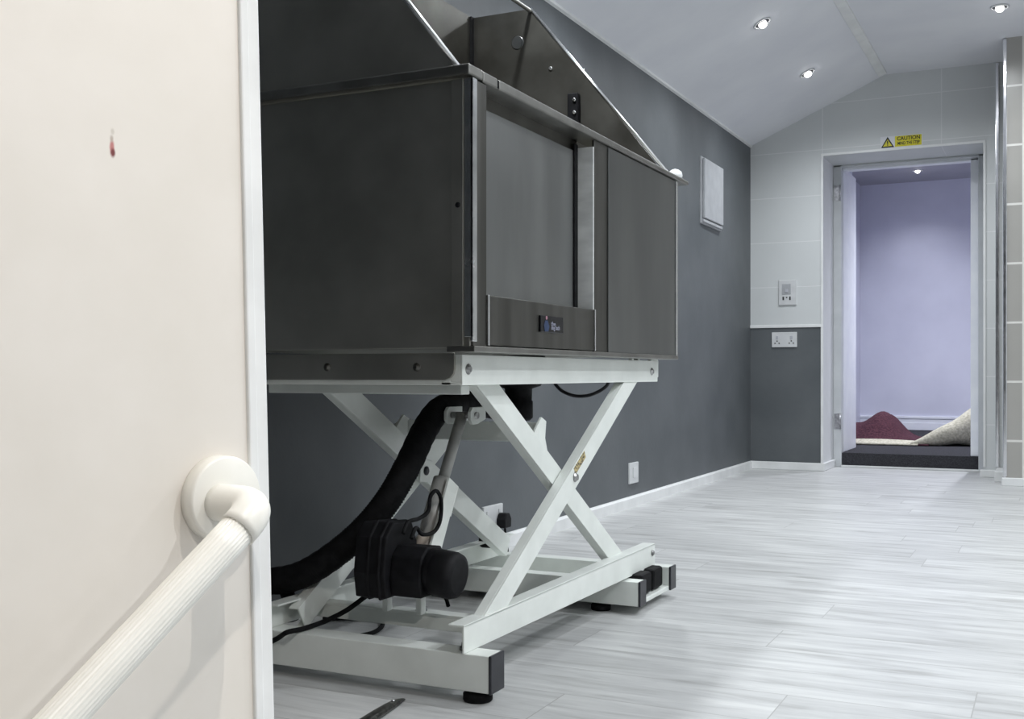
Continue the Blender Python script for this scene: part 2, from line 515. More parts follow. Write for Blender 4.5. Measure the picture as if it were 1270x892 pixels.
# door frame at the back of the recess
STEP = .092
df = MB()
df.box(XL, -1.268, Y2 - .02, Y2 + .06, 0, SOF)
df.box(-.437, XR, Y2 - .02, Y2 + .06, 0, SOF)
df.box(XL, XR, Y2 - .02, Y2 + .06, 1.968, SOF)
door = struct(df.build('door_1', M['frame_grey'], bevel=.004))
ln = MB()
ln.box(-1.292, -1.266, Y2 + .06, 8.12, STEP, 1.985)
ln.build('lining', M['lining_white'], door, .004)
st = MB().box(-.485, -.437, Y2 + .02, Y2 + .10, STEP, 1.968)
st.box(-1.266, -.437, Y2 + .02, Y2 + .10, 1.953, 1.975)
st.build('door_stop', M['lining_white'], door, .004)
for z in (1.80, .30):
    hg = MB().box(-1.312, -1.276, Y2 - .024, Y2 - .019, z - .05, z + .05)
    hg.cyl((-1.276, Y2 - .026, z - .05), (-1.276, Y2 - .026, z + .05), .006, 12)
    hg.build('hinge', M['bezel'], door)
MB().box(-1.27, -.43, Y2 - .03, Y2 + .0, 0, .012).build('threshold', M['white_trim'], door, .003)

# hall behind the door, one step up
HL = at(1067, 400, 1, 10.9).x
HB = 10.9; HC = 2.385; HR = .35
struct(MB().box(-2.1, HR + .1, Y2 + .0, HB + .1, -.1, STEP).build('floor.001', M['carpet']))
struct(MB().box(-2.1, HR + .1, HB, HB + .1, 0, 2.6).build('wall_hall_end', M['lavender']))
struct(MB().box(HL - .1, HL, 8.13, HB, STEP, 2.6).build('wall_hall_left', M['lavender']))
struct(MB().box(HR, HR + .1, 7.66, HB, STEP, 2.6).build('wall_hall_right', M['lavender']))
w = MB()
w.box(-2.1, -1.292, 7.661, 8.13, STEP, 2.6)
w.box(-.39, HR, 7.661, 7.75, STEP, 2.6)
w.box(-1.292, -.39, 7.661, 7.75, 1.99, 2.6)
struct(w.build('wall_hall_front', M['lavender']))
struct(MB().box(-2.1, HR + .1, 7.661, HB + .1, HC, HC + .1).build('ceiling.001', M['hall_ceiling']))
b = MB()
b.box(HL, HR, HB - .018, HB, STEP, STEP + .07)
b.box(HL, HR, HB - .012, HB, STEP + .07, STEP + .105)
b.box(HL, HR, HB - .020, HB, STEP + .105, STEP + .13)
struct(b.build('baseboard_hall', M['lining_white'], bevel=.004))

# ------------------------------------------------------------------ near partition with its handrail
AZ = R(102)
n_ = Vector((math.sin(AZ), math.cos(AZ), 0))
w_ = Vector((math.sin(AZ + math.pi / 2), math.cos(AZ + math.pi / 2), 0))   # along the board, towards the camera
C0 = Vector((0, 0, H))


def pray(px, py, P0, off):
    s, c = math.sin(YAW), math.cos(YAW)
    u = (px - CX) / F
    d = Vector((-s + u * c, c + u * s, (HY - py) / F))
    t = ((P0 + n_ * off - C0).dot(n_)) / d.dot(n_)
    return C0 + d * t


_d = at(268, 617, 1, 1.0) - C0
_d.normalize()
P0 = C0 + _d * (1.18 * math.sqrt(1 + ((268 - CX) / F) ** 2 + ((617 - HY) / F) ** 2))
E = pray(329, 446, P0, 0)
lean = -.0285                      # the board leans a little, metres along w_ per metre of height
EW = (E - P0).dot(w_)


def PB(wv, z, off):
    """Point on the board: wv metres from its free end, height z, off metres out of its face."""
    q = P0 + w_ * (EW + wv - lean * (z - .626)) + n_ * off
    return Vector((q.x, q.y, z))


def board(mb, w0, w1, z0, z1, o0, o1, nz=1):
    v = [PB(w0, z0, o0), PB(w1, z0, o0), PB(w1, z0, o1), PB(w0, z0, o1), PB(w0, z1, o0), PB(w1, z1, o0), PB(w1, z1, o1), PB(w0, z1, o1)]
    return mb.add(v, [(0, 3, 2, 1), (4, 5, 6, 7), (0, 1, 5, 4), (1, 2, 6, 5), (2, 3, 7, 6), (3, 0, 4, 7)])


drip = [pray(140, 190, P0, 0), pray(139, 183, P0, 0), pray(138.5, 172, P0, 0), pray(139.5, 163, P0, 0)]
spots = [(drip[1], (.0032, .0032, .0095), (.50, .20, .19), 1.0), (drip[0], (.0030, .0030, .0055), (.16, .03, .03), 1.0),
         (drip[2], (.0025, .0025, .004), (.42, .36, .31), .8), (drip[3], (.0026, .0026, .004), (.50, .46, .40), .6)]
wm = board(MB(), .016, 1.9, 0, 2.28, -.06, 0)
struct(wm.build('wall_near', partition_mat(spots)))
tm = MB()
board(tm, 0, .021, 0, 2.28, -.062, .0025)
board(tm, .0155, .0275, 0, 2.28, -.002, .0045)
struct(tm.build('trim_7', M['white_trim'], bevel=.002))

fc = P0.copy()
rail = thing('handrail', 'white fluted plastic handrail slanting down the cream board in the foreground', 'handrail', fc)
fl = MB().lathe(fc, n_, [(.0435, 0), (.0445, .001), (.0445, .0165), (.0437, .0185), (.042, .0195), (.019, .0205)], 56)
fl.build('wall_flange', M['rail'], rail)
OFF = .082
e0 = pray(321, 629, P0, OFF)                    # centre of the elbow bend
r1 = pray(77, 891, P0, OFF)
rd = (r1 - e0).normalized()
post0 = e0 - n_ * OFF
RB = .026
arc = []
for k in range(13):
    t = k / 12
    a = e0 - n_ * RB; bq = e0; cq = e0 + rd * RB
    arc.append(a * (1 - t) ** 2 + bq * 2 * t * (1 - t) + cq * t * t)
path = [post0 + n_ * .012, post0 + n_ * .03] + arc + [e0 + rd * .034]
el = MB().tube(path, .0198, 28)
el.build('elbow', M['rail'], rail)
rp = [e0 + rd * .030, e0 + rd * .06, e0 + rd * .5, e0 + rd * .62]
MB().tube(rp, .0178, 140, 0, .00028, 28).build('rail_tube', M['rail'], rail)

# ================================================================== DOG BATH ON ITS SCISSOR LIFT
TX, TB = -.95, -1.585           # front face, back
TY0, TY1 = 1.783, 2.985
TZ0, TZ1 = .657, 1.146
bath = thing('grooming_bath', 'stainless steel grooming bath with splash guards on a white scissor lift frame', 'bath', (-1.25, 2.35, 0))
th = .006
tub = MB()
tub.box(TB, TX - .004, TY0, TY0 + th, TZ0, TZ1)                 # near end
tub.box(TB, TX - .004, TY1 - th, TY1, TZ0, TZ1)                 # far end
tub.box(TB, TB + th, TY0 + th, TY1 - th, TZ0, TZ1)              # back
tub.box(TB + th, TX - .06, TY0 + th, TY1 - th, TZ0, TZ0 + .03)  # bottom
OY0, OY1 = 1.842, 2.379         # door opening
tub_o = tub.build('tub', M['steel_dark'], bath, .0015)
sp = MB()
sp.box(TX - .02, TX, TY0 + .006, OY0, TZ0 + .004, TZ1)               # left post
sp.build('front_post', M['steel'], bath, .0015)
MB().box(TX - .006, TX, OY1, 2.462, TZ0 + .004, TZ1).build('front_post', M['steel'], bath, .0015)
MB().box(TX - .050, TX - .044, OY0 - .02, OY1 + .002, 1.095, 1.150).build('shade_plate', M['steel_guard'], bath, .001)  # dark plate added to deepen the shade above the door
MB().box(TX - .006, TX + .003, 2.462, TY1, TZ0 + .004, TZ1 - .002).build('side_panel', M['steel_panel'], bath, .0015)
# bright angle added for the corner bevel's highlight, and bright rear edge
MB().box(TX - .001, TX + .004, TY0 - .003, TY0 + .014, TZ0 + .012, TZ1).box(TX - .014, TX + .004, TY0 - .003, TY0, TZ0 + .02, TZ1).build('corner_highlight', M['steel_bright'], bath, .001)
MB().box(TX - .002, TX + .006, TY1 - .012, TY1 + .002, TZ0, TZ1 - .002).build('rear_edge', M['steel_bright'], bath, .001)
# folded strip and bolt of the near end
fs = MB()
fs.box(TX - .040, TX - .016, TY0 - .004, TY0, TZ0 + .004, TZ1)
fs.build('end_strip', M['steel_dark'], bath, .001)
MB().lathe((TX - .026, TY0 - .004, at(577, 254, 1, TY0).z), (0, -1, 0), [(.005, 0), (.005, .002), (.003, .004)], 14).build('rivet', M['black_plastic'], bath)
# door, seal and jamb
MB().box(TX - .046, TX - .038, OY0 - .02, OY1 - .020, .74, 1.120).build('door', M['steel_door'], bath, .002)
MB().box(TX - .040, TX - .034, OY1 - .034, OY1 - .014, .74, 1.135).build('door_seal', M['black_rubber'], bath, .002)
MB().box(TX - .048, TX - .001, OY1 - .004, OY1 + .002, .755, 1.13).build('door_jamb', M['alu'], bath, .001)
# lower front panel with badge
fp = MB().box(TX - .036, TX + .002, OY0 - .001, OY1 - .001, TZ0 + .006, .757)
pan = fp.build('front_panel', M['steel'], bath, .002)
for ya in (OY0 - .001, OY1 - .006):
    MB().box(TX + .000, TX + .0045, ya, ya + .006, TZ0 + .006, .757).build('panel_edge', M['steel_bright'], pan, .001)
bx = TX + .002
q0 = at(668.5, 391, 0, bx); q1 = at(696.5, 414, 0, bx)
bad = MB().box(bx, bx + .004, q0.y, q1.y, q1.z, q0.z).build('badge', M['screen'], pan, .001, label='small black badge with a blue figure and two lines of pale lettering')
W_ = q1.y - q0.y; Hh = q0.z - q1.z
bz = bx + .0042
fig = MB()
fy, fz = q0.y + W_ * .25, q1.z + Hh * .42
fig.prism([(bz, fy - .010, fz - .013), (bz, fy + .008, fz - .012), (bz, fy + .012, fz - .002), (bz, fy + .004, fz + .010), (bz, fy - .008, fz + .010), (bz, fy - .014, fz)], (.0006, 0, 0), 0)
fig.lathe((bz, fy - .001, fz + .0155), (1, 0, 0), [(.004, 0), (.004, .0006)], 14, 1)
fig.build('emblem', [M['badge_blue'], M['badge_red']], bad)


def text(name, body, size, loc, rot, m, parent, ext=.0004, bold=0, sx=1.0):
    cu = bpy.data.curves.new(name, 'FONT')
    cu.body = body; cu.size = size; cu.extrude = ext; cu.offset = bold
    cu.align_x = 'CENTER'; cu.align_y = 'CENTER'
    tmp = bpy.data.objects.new(name + '_tmp', cu); COL.objects.link(tmp)
    dg = bpy.context.evaluated_depsgraph_get()
    me = bpy.data.meshes.new_from_object(tmp.evaluated_get(dg))
    bpy.data.objects.remove(tmp)
    me.name = name
    rm = Matrix.Translation(loc) @ rot.to_4x4() @ Matrix.Diagonal((sx, 1, 1, 1))
    me.transform(rm)
    me.materials.clear(); me.materials.append(m)
    ob = bpy.data.objects.new(name, me); COL.objects.link(ob)
    ob.parent = parent
    return ob


rotYZ = Matrix(((0, 0, 1), (1, 0, 0), (0, 1, 0)))      # text in the Y-Z plane facing +X
text('lettering', 'the', .013, (bz, q0.y + W_ * .54, q1.z + Hh * .54), rotYZ, M['badge_white'], bad, sx=1.4)
text('lettering', 'dog bath', .0135, (bz, q0.y + W_ * .64, q1.z + Hh * .31), rotYZ, M['badge_white'], bad, sx=.95)
# bottom flange
MB().box(TX - .05, TX + .008, TY0 - .004, TY1 + .002, TZ0 - .007, TZ0 + .004).build('bottom_flange', M['steel_rim'], bath, .0015)
# rim
rm = MB()
RO = .004


def rim_bar(y0, y1, xo0, xo1, zb0, zb1, zt0, zt1):
    """Front lip of the rim between two stations along Y, tapering slightly."""
    xi = TX - .05
    v = [(xi, y0, zb0), (xo0, y0, zb0), (xo0, y0, zt0), (xi, y0, zt0), (xi, y1, zb1), (xo1, y1, zb1), (xo1, y1, zt1), (xi, y1, zt1)]
    rm.add(v, [(0, 1, 2, 3), (7, 6, 5, 4), (0, 4, 5, 1), (1, 5, 6, 2), (2, 6, 7, 3), (3, 7, 4, 0)])


ZB = lambda y: 1.1475 + (1.146 - 1.1475) * (y - TY0) / 1.25
ZT = lambda y: 1.168 + (1.157 - 1.168) * (y - TY0) / 1.25
XO = lambda y: TX + .003 + .009 * (y - TY0) / 1.25
for ya, yb in ((TY0 + .04, TY0 + .098), (TY0 + .104, TY1 + .085)):
    rim_bar(ya, yb, XO(ya), XO(yb), ZB(ya), ZB(yb), ZT(ya), ZT(yb))
rm.box(TX - .05, TX + .002, TY0 + .097, TY0 + .105, TZ1 + .002, TZ1 + .018)
rm.box(TB - .01, TX + .003, TY0 - .016, TY0 + .04, 1.1495, 1.1688)
rm.box(TB - .01, TB + .04, TY0 + .04, TY1 + .012, TZ1, 1.166)
rm.box(TB + .04, TX - .05, TY1 - .04, TY1 + .012, TZ1, 1.16)
rim = rm.build('rim', M['steel_rim'], bath, .003)
MB().box(TX + RO - .003, TX + RO - .001, TY0 + .0965, TY0 + .106, TZ1 + .004, TZ1 + .019).build('rim_joint', M['black_rubber'], rim)
MB().lathe((TX - .006, TY1 + .015, 1.156), (0, 0, 1), [(.020, 0), (.021, .008), (.018, .018), (.009, .024), (.002, .026)], 20).build('corner_glint', mat('painted_glint', (.85, .86, .86), .25), rim, label='small white rounded shape standing in for a lamp glint at the far corner of the rim')  # white knob put in for the lamp's glint on the rim corner
# splash guards: two ends and the back
ZS = 1.685


def guard(name, y, mats):
    g = MB().prism([(-.979, y, TZ1 + .02), (-1.392, y, ZS), (TB, y, ZS), (TB, y, TZ1 + .02)], (0, .004, 0))
    ob = g.build(name, mats, bath)
    return ob


ng = guard('splash_guard', TY0 + .004, M['steel_dark'])
MB().tube([(-.979, TY0 + .006, TZ1 + .022), (-1.392, TY0 + .006, ZS)], .0055, 10).build('guard_edge', M['steel_bright'], ng)
fg = guard('splash_guard', TY1 - .006, M['steel_guard'])
MB().tube([(-.972, TY1 - .004, TZ1 + .024), (-1.392, TY1 - .004, ZS)], .0052, 10).build('guard_edge', M['steel_bright'], fg)
k = at(642, 53, 1, TY1 - .006)
MB().lathe((k.x, k.y, k.z), (0, -1, 0), [(.020, 0), (.020, .0015), (.018, .0025)], 26).build('pale_spot', M['steel_panel'], fg)  # slightly paler disc for a faint round spot
k = at(683, 85, 1, TY1 - .006)
MB().lathe((k.x, k.y, k.z), (0, -1, 0), [(.006, 0), (.006, .003), (.004, .005)], 14).build('rivet', M['steel_bright'], fg)
k = at(711, 131, 1, TY1 - .02)
tp = MB().box(k.x - .016, k.x + .016, k.y - .008, TY1 - .006, k.z - .055, k.z + .035).build('control_block', M['black_plastic'], fg, .003)
for dz in (.014, -.022):
    MB().lathe((k.x + .007, k.y - .008, k.z + dz), (0, -1, 0), [(.0055, 0), (.0055, .004), (.0035, .006)], 14).build('button', M['steel_bright'], tp)
bg = MB().box(TB - .004, TB, TY0 + .004, TY1 - .002, TZ1 + .02, ZS).build('splash_guard', M['steel_guard'], bath)
MB().box(TB, TB + .006, TY1 - .022, TY1 - .008, TZ1 + .02, ZS).build('corner_joint', M['black_rubber'], bg)
MB().tube([(-1.392, TY0 + .004, ZS - .006), (-1.392, TY1 - .004, ZS - .006)], .006, 12).build('top_bar', M['steel_dark'], bath)
# small bright knob standing for soap on the rim
k = at(678, 127, 0, TX - .03)
MB().lathe((TX - .03, k.y, 1.160), (0, 0, 1), [(.014, 0), (.014, .005), (.010, .009), (.004, .010)], 18).build('rim_soap', M['steel_bright'], rim)

# ---- upper frame of the lift
LX = -.985
uf = MB()
RZ0, RZ1 = .589, .646
ry0, ry1 = 1.812, 2.935
uf.box(LX - .004, LX, ry0, ry1, RZ0, RZ1)
uf.box(LX - .045, LX - .004, ry0, ry1, RZ0, RZ0 + .006)
uf.box(LX - .045, LX - .004, ry0 + .004, ry1, RZ1 - .006, RZ1)
uf.box(LX - .024, LX - .004, ry0, ry0 + .004, RZ0 + .006, RZ1)
frame = uf.build('upper_rail', M['frame_paint'], bath, .0012)
uf2 = MB()
uf2.box(-1.52, -1.516, ry0, ry1, RZ0, RZ1)
uf2.box(-1.516, -1.475, ry0, ry1, RZ0, RZ0 + .006)
uf2.build('upper_rail', M['frame_paint'], bath, .0012)
uc = MB()
uc.box(-1.60, LX - .024, ry0, ry0 + .004, RZ0, RZ1)
uc.box(-1.60, LX - .045, ry0 + .004, ry0 + .05, RZ0, RZ0 + .006)
uc.build('end_rail', M['frame_paint'], bath, .001)
MB().box(-1.50, LX - .05, 1.90, 1.935, .570, RZ0).build('cross_member', M['frame_paint'], bath, .002)
MB().box(-1.50, LX - .05, 2.78, 2.82, .592, .64).build('cross_member', M['frame_paint'], bath, .002)
# dark mounting plate across the near end, bottom corner rounded
zb, zt = .5985, TZ0 - .008
pl = [(-1.60, zb), (-1.020, zb), (-1.008, zb + .004), (-1.001, zb + .012), (-.999, zb + .022), (-.999, zt), (-1.60, zt)]
MB().prism([(a, ry0 - .005, b_) for a, b_ in pl], (0, .005, 0)).build('mounting_plate', M['steel_dark'], bath, .001)
for px in (406, 517):
    k = at(px, 455.5, 1, ry0 - .005)
    MB().lathe(k, (0, -1, 0), [(.008, 0), (.008, .0015), (.0045, .0025), (.0045, .005), (.003, .006)], 16).build('bolt', M['steel'], bath)
for px, py in ((580.5, 458), (808, 461)):
    k = at(px, py, 0, LX)
    MB().lathe(k, (1, 0, 0), [(.010, 0), (.010, .002), (.0055, .003), (.0055, .006)], 16).build('bolt', M['bolt'], bath)
MB().box(LX - .03, LX - .014, ry1, 2.985, .600, .650).build('bracket', M['frame_paint'], bath, .003)


# ---- scissor arms
def arm(x0, x1, P, Q, wd, mt, name='scissor_arm', lip=.010):
    """Channel arm in the Y-Z plane from P to Q (y, z)."""
    P, Q = Vector(P), Vector(Q)
    d = (Q - P).normalized(); nrm = Vector((-d.y, d.x))
    if nrm.y < 0:
        nrm = -nrm
    mb = MB()

    def bar(xa, xb, o0, o1):
        pts = [P + nrm * o0, Q + nrm * o0, Q + nrm * o1, P + nrm * o1]
        mb.prism([(xa, p.x, p.y) for p in pts], (xb - xa, 0, 0))
    t = .004
    bar(x1 - t, x1, -wd / 2, wd / 2)              # web, facing out
    bar(x0, x1 - t, wd / 2 - t, wd / 2)           # upper flange
    bar(x0, x1 - t, -wd / 2, -wd / 2 + t)         # lower flange
    return mb.build(name, mt, bath, .0012)


FPm = M['frame_paint']
A_P, A_Q = (1.942, .609), (2.726, .122)
B_P, B_Q = (2.806, .634), (1.915, .120)
armA = arm(-1.040, -1.015, A_P, A_Q, .052, FPm)
armB = arm(-1.013, -.988, B_P, B_Q, .050, FPm)
armA2 = arm(-1.395, -1.370, (1.930, .609), (2.790, .128), .054, FPm)
armB2 = arm(-1.422, -1.397, (2.760, .602), (1.880, .105), .054, FPm)
k = at(713, 592, 0, -.988)
MB().lathe(k, (1, 0, 0), [(.011, 0), (.011, .002), (.007, .003), (.007, .007)], 18).build('pivot_bolt', M['bolt'], armB)
k = at(719, 573.5, 0, -.988)
dv = (Vector(B_P) - Vector(B_Q)).normalized(); nv = Vector((-dv.y, dv.x))
c2 = Vector((k.y, k.z))
ps = [c2 + dv * a + nv * b_ for a, b_ in ((-.036, -.010), (.036, -.010), (.036, .008), (-.036, .008))]
MB().prism([(-.988, p.x, p.y) for p in ps], (.0006, 0, 0)).build('sticker', M['sticker'], armB, label='worn brown and yellow sticker')
# pivot tab on the far pair
k = at(527, 584, 0, -1.369)
ps = [(-.028, -.024), (.024, -.03), (.032, .022), (-.02, .03)]
tab = MB().prism([(-1.370, k.y + a, k.z + b_) for a, b_ in ps], (.004, 0, 0)).build('pivot_tab', FPm, armA2, .001)
MB().lathe((-1.366, k.y, k.z), (1, 0, 0), [(.011, 0), (.011, .003), (.006, .006)], 16).build('pivot_bolt', M['cap'], tab)
# cross beam between the upper halves of arms A, carried by ears
by = 2.26
bm_ = MB()
bm_.prism([(-1.425, by, .464), (-1.04, by, .464), (-1.04, by, .502), (-1.395, by, .502), (-1.425, by, .486)], (0, .004, 0))
bm_.box(-1.425, -1.04, by, by + .04, .458, .464)
bm_.build('cross_beam', FPm, bath, .001)
for xa in (-1.040, -1.395):
    ps = [(2.16, .462), (2.30, .376), (2.262, .468), (2.268, .505), (2.243, .515), (2.215, .492), (2.195, .472)]
    MB().prism([(xa + .014, a, b_) for a, b_ in ps], (.006, 0, 0)).build('ear_bracket', FPm, bath, .001)
# lower cross member between the lower ends of arms B
lc = MB()
lc.box(-1.44, -1.02, 1.965, 2.00, .118, .124)
lc.box(-1.44, -1.02, 1.965, 1.970, .092, .118)
lc.build('cross_member', FPm, bath, .001)


# ---- base
def base_bar(y0, y1, x0, x1, channel=False):
    if not channel:
        mb = MB().box(x0, x1, y0, y1, .022, .091)
    else:
        mb = MB().box(x0, x1, y0, y0 + .045, .022, .084).box(x0, x1, y1 - .045, y1, .022, .084).box(x0, x1, y0 + .045, y1 - .045, .022, .034)
    return mb.build('base_bar', FPm, bath, .002)


fb = base_bar(1.822, 1.876, -1.60, -.936)
MB().box(-.936, -.930, 1.821, 1.877, .021, .092).build('end_cap', M['cap'], fb, .002)
for x in (-.972, -1.545):
    MB().lathe((x, 1.849, 0), (0, 0, 1), [(.026, 0), (.028, .003), (.028, .014), (.020, .018), (.008, .022)], 26).build('foot', M['black_rubber'], fb)
rb = base_bar(2.672, 2.965, -1.60, -.948, True)
MB().box(-.948, -.942, 2.671, 2.718, .021, .085).build('end_cap', M['cap'], rb, .002)
MB().box(-.948, -.942, 2.919, 2.966, .021, .085).build('end_cap', M['cap'], rb, .002)
for x in (-1.06, -1.545):
    for y in (2.70, 2.94):
        MB().lathe((x, y, 0), (0, 0, 1), [(.024, 0), (.026, .003), (.026, .014), (.02, .018), (.008, .022)], 22).build('foot', M['black_rubber'], rb)
for y in (2.768, 2.86):
    MB().box(-1.12, -.956, y - .042, y + .036, .037, .092).build('roller_block', M['black_rubber'], rb, .008)
# side rails of the base (folded, with the top lip turned inward)
for xo, sgn, nm in ((LX, -1, 'base_rail'), (-1.445, 1, 'base_rail')):
    mb = MB()
    mb.prism([(xo, 1.818, .0915), (xo, 2.912, .0875), (xo, 2.912, .147), (xo, 1.818, .143)], (sgn * .004, 0, 0))
    mb.prism([(xo, 1.818, .140), (xo, 2.912, .144), (xo, 2.912, .148), (xo, 1.818, .144)], (sgn * .034, 0, 0))
    brl = mb.build(nm, FPm, bath, .001)
    if sgn < 0:
        MB().lathe((xo, 2.888, .125), (1, 0, 0), [(.008, 0), (.008, .003), (.005, .006)], 14).build('bolt', M['bolt'], brl)
        MB().lathe((xo - .016, 1.85, .091), (0, 0, 1), [(.010, 0), (.010, .006), (.006, .008), (.006, .014)], 12).build('bolt', M['bolt'], brl)
k = at(604, 668, 0, -1.425)
MB().cyl((-1.44, k.y, .150), (-1.408, k.y, .150), .024, 22).build('roller', M['black_rubber'], bath, .003)

# ---- linear actuator
AX = -1.19
a0 = at(573, 515, 0, AX); a1 = at(549, 597, 0, AX); a2 = at(526, 682, 0, AX)
by = a0.y + .03
act = MB().tube([a0, a1], .0125, 20).build('actuator', M['zinc'], bath)
ad_ = (a2 - a1).normalized()
MB().tube([a1 - ad_ * .004, a2], .0215, 22).build('outer_tube', M['zinc'], act)
side = Vector((1, 0, 0)); fw = ad_.cross(side).normalized()
ch = MB()
o = a1 + side * .027
for wv in (0,):
    p = [a1 + fw * -.02 + side * .024, a1 + fw * .022 + side * .024, a2 + fw * .022 + side * .024, a2 + fw * -.02 + side * .024]
    ch.prism([a1 + side * .022 - fw * .022, a1 + side * .022 + fw * .022, a2 + side * .022 + fw * .022, a2 + side * .022 - fw * .022], side * .006)
    ch.prism([a1 - side * .030 - fw * .026, a1 + side * .028 - fw * .026, a1 + side * .028 - fw * .026 + ad_ * .07, a1 - side * .030 - fw * .026 + ad_ * .07], fw * .004)
ch.build('side_plate', FPm, act, .001)
MB().lathe(a2 - ad_ * .024, ad_, [(.0225, 0), (.0235, .002), (.0235, .022), (.0225, .024)], 22).build('cream_band', M['tube_cream'], act)
# clevis lugs in front of the beam
for sx in (-.034, .026):
    ps = [(.05, .018), (-.012, .018), (-.022, .008), (-.022, -.010), (-.012, -.020), (.010, -.020), (.05, -.01)]
    MB().prism([(AX + sx, a0.y + a, a0.z + b_) for a, b_ in ps], (.008, 0, 0)).build('clevis_lug', FPm, act, .001)
MB().cyl((AX - .040, a0.y, a0.z), (AX + .040, a0.y, a0.z), .0075, 16).build('clevis_pin', M['bolt'], act)
# gearbox and motor
g0 = at(486, 693, 0, AX - .02)
gb = MB()
gx0, gx1 = AX - .068, AX + .004
zc, yc = g0.z, g0.y
prof = [(-.060, -.070), (.045, -.070), (.06, -.05), (.06, .03), (.04, .072), (-.03, .078), (-.058, .05), (-.068, -.02)]
gb.prism([(gx0, yc + a, zc + b_) for a, b_ in prof], (gx1 - gx0, 0, 0))
gb.prism([(gx1, yc + .006 + a * .80, zc - .020 + b_ * .66) for a, b_ in prof], (.070, 0, 0))
for rx in (gx0 + .03, gx0 + .055):
    gb.prism([(rx, yc + a * 1.05, zc + b_ * 1.05) for a, b_ in prof], (.007, 0, 0))
motor = gb.build('gearbox', M['black_plastic'], act, .006)
mz = at(545, 707, 0, AX + .08).z
m0 = Vector((gx1 + .065, yc, zc - .018))
MB().lathe(m0, (1, 0, -.10), [(.044, 0), (.045, .015), (.045, .017), (.047, .019), (.047, .052), (.043, .064), (.034, .068)], 30).build('motor', M['black_plastic'], motor)
for sx in (-.05, .03):
    MB().box(AX + sx - .006, AX + sx + .006, 1.968, yc + .02, .122, zc - .04).build('motor_bracket', FPm, act, .002)
MB().lathe((AX + .02, 1.982, .124), (0, 0, 1), [(.010, 0), (.010, .008), (.006, .010), (.006, .016)], 12).build('bolt', M['bolt'], act)
# coiled lead on the actuator
cp = [at(*p, 0, AX + .035) for p in ((500, 662), (506, 648), (520, 643), (531, 634), (534, 616), (541, 609), (547, 620), (546, 645), (538, 660), (524, 663), (516, 655), (510, 668))]
MB().tube(curve_pts(cp, 10), .0042, 10).build('motor_lead', M['black_rubber'], act)

# ---- drain hose and trap
hp = [at(642, 505, 1, 2.62), at(622, 507, 1, 2.57), at(600, 503, 1, 2.46), at(574, 500, 1, 2.34), at(547, 507, 1, 2.22), at(527, 533, 1, 2.12), at(507, 575, 1, 2.03),
      at(480, 622, 1, 1.985), at(446, 662, 1, 1.95), at(404, 696, 1, 1.925), at(366, 716, 1, 1.915), at(325, 722, 1, 1.915), at(280, 724, 1, 1.915)]
hc = curve_pts(hp, 30)
hose = MB().tube(hc, lambda i: .0285 + .0012 * math.sin(i * math.pi * .9), 22).build('drain_hose', M['black_rubber'], bath)
sp_ = [at(350, 722, 1, 1.915), at(357, 738, 1, 1.925), at(359, 752, 1, 1.93)]
sp_.append(Vector((sp_[-1].x + .003, 1.935, .085)))
MB().tube(curve_pts(sp_, 12), .015, 16).build('hose_outlet', M['black_rubber'], hose)
k = at(643, 480, 1, 2.62)
tr = MB().lathe((k.x, 2.62, TZ0), (0, 0, -1), [(.070, 0), (.070, .062), (.058, .078), (.036, .085), (.035, .115), (.038, .118), (.038, .160), (.030, .168)], 26)
tr.build('drain_trap', M['black_rubber'], bath)
lp = [at(*p, 1, 2.62) for p in ((688, 476), (697, 485), (712, 491), (728, 491), (742, 486), (752, 479), (756, 472))]
MB().tube(curve_pts(lp, 8), .0045, 10).build('sensor_lead', M['cap'], bath)
# power lead running off to the left over the front bar, and a loop on the floor
g1 = at(457, 733, 0, AX - .05)
wp = [Vector((AX - .05, yc - .03, zc - .066)), at(452, 741, 1, 1.94), at(430, 757, 1, 1.915), at(402, 771, 1, 1.895), at(376, 780, 2, .0975), at(356, 784.5, 2, .0975), at(344, 792, 1, 1.8155), at(318, 806, 1, 1.8155), at(285, 826, 1, 1.8155)]
MB().tube(curve_pts(wp, 12), .0052, 12).build('power_lead', M['black_rubber'], bath)
lp = [at(*p, 2, .006) for p in ((400, 802), (425, 793), (445, 789), (462, 785), (473, 778), (474, 771), (464, 768), (440, 767), (400, 768))]
MB().tube(curve_pts(lp, 10), .0052, 12).build('floor_lead', M['black_rubber'], bath)
mm = [at(548, 733, 0, AX + .08), at(553, 742, 0, AX + .09), at(556, 752, 0, AX + .1)]
MB().tube(curve_pts(mm, 8), .004, 10).build('motor_lead', M['black_rubber'], act)

# ================================================================== THINGS ON THE WALLS


def on_grey(px, py):
    y = 5.0
    for _ in range(4):
        p = at(px, py, 0, GX(y)); y = p.y
    return p


# white box high on the grey wall
p0 = on_grey(868, 236); p1 = on_grey(892, 248)
zt_, zb_ = 1.812, 1.442
ybx0, ybx1 = p0.y, p1.y
gx = GX((ybx0 + ybx1) / 2)
wb = thing('wall_box', 'white rectangular cover box high on the grey wall past the bath', 'box', (gx, (ybx0 + ybx1) / 2, (zt_ + zb_) / 2))
MB().box(gx - .004, gx + .012, ybx0, ybx1, zb_, zt_).build('back_plate', M['box'], wb, .003)
MB().box(gx + .012, gx + .028, ybx0 + .012, ybx1 - .012, zb_ + .03, zt_ - .008).build('cover', M['box'], wb, .005)
MB().box(gx + .012, gx + .022, ybx0 + .012, ybx1 - .012, zb_ + .008, zb_ + .024).build('lower_flap', M['box'], wb, .003)


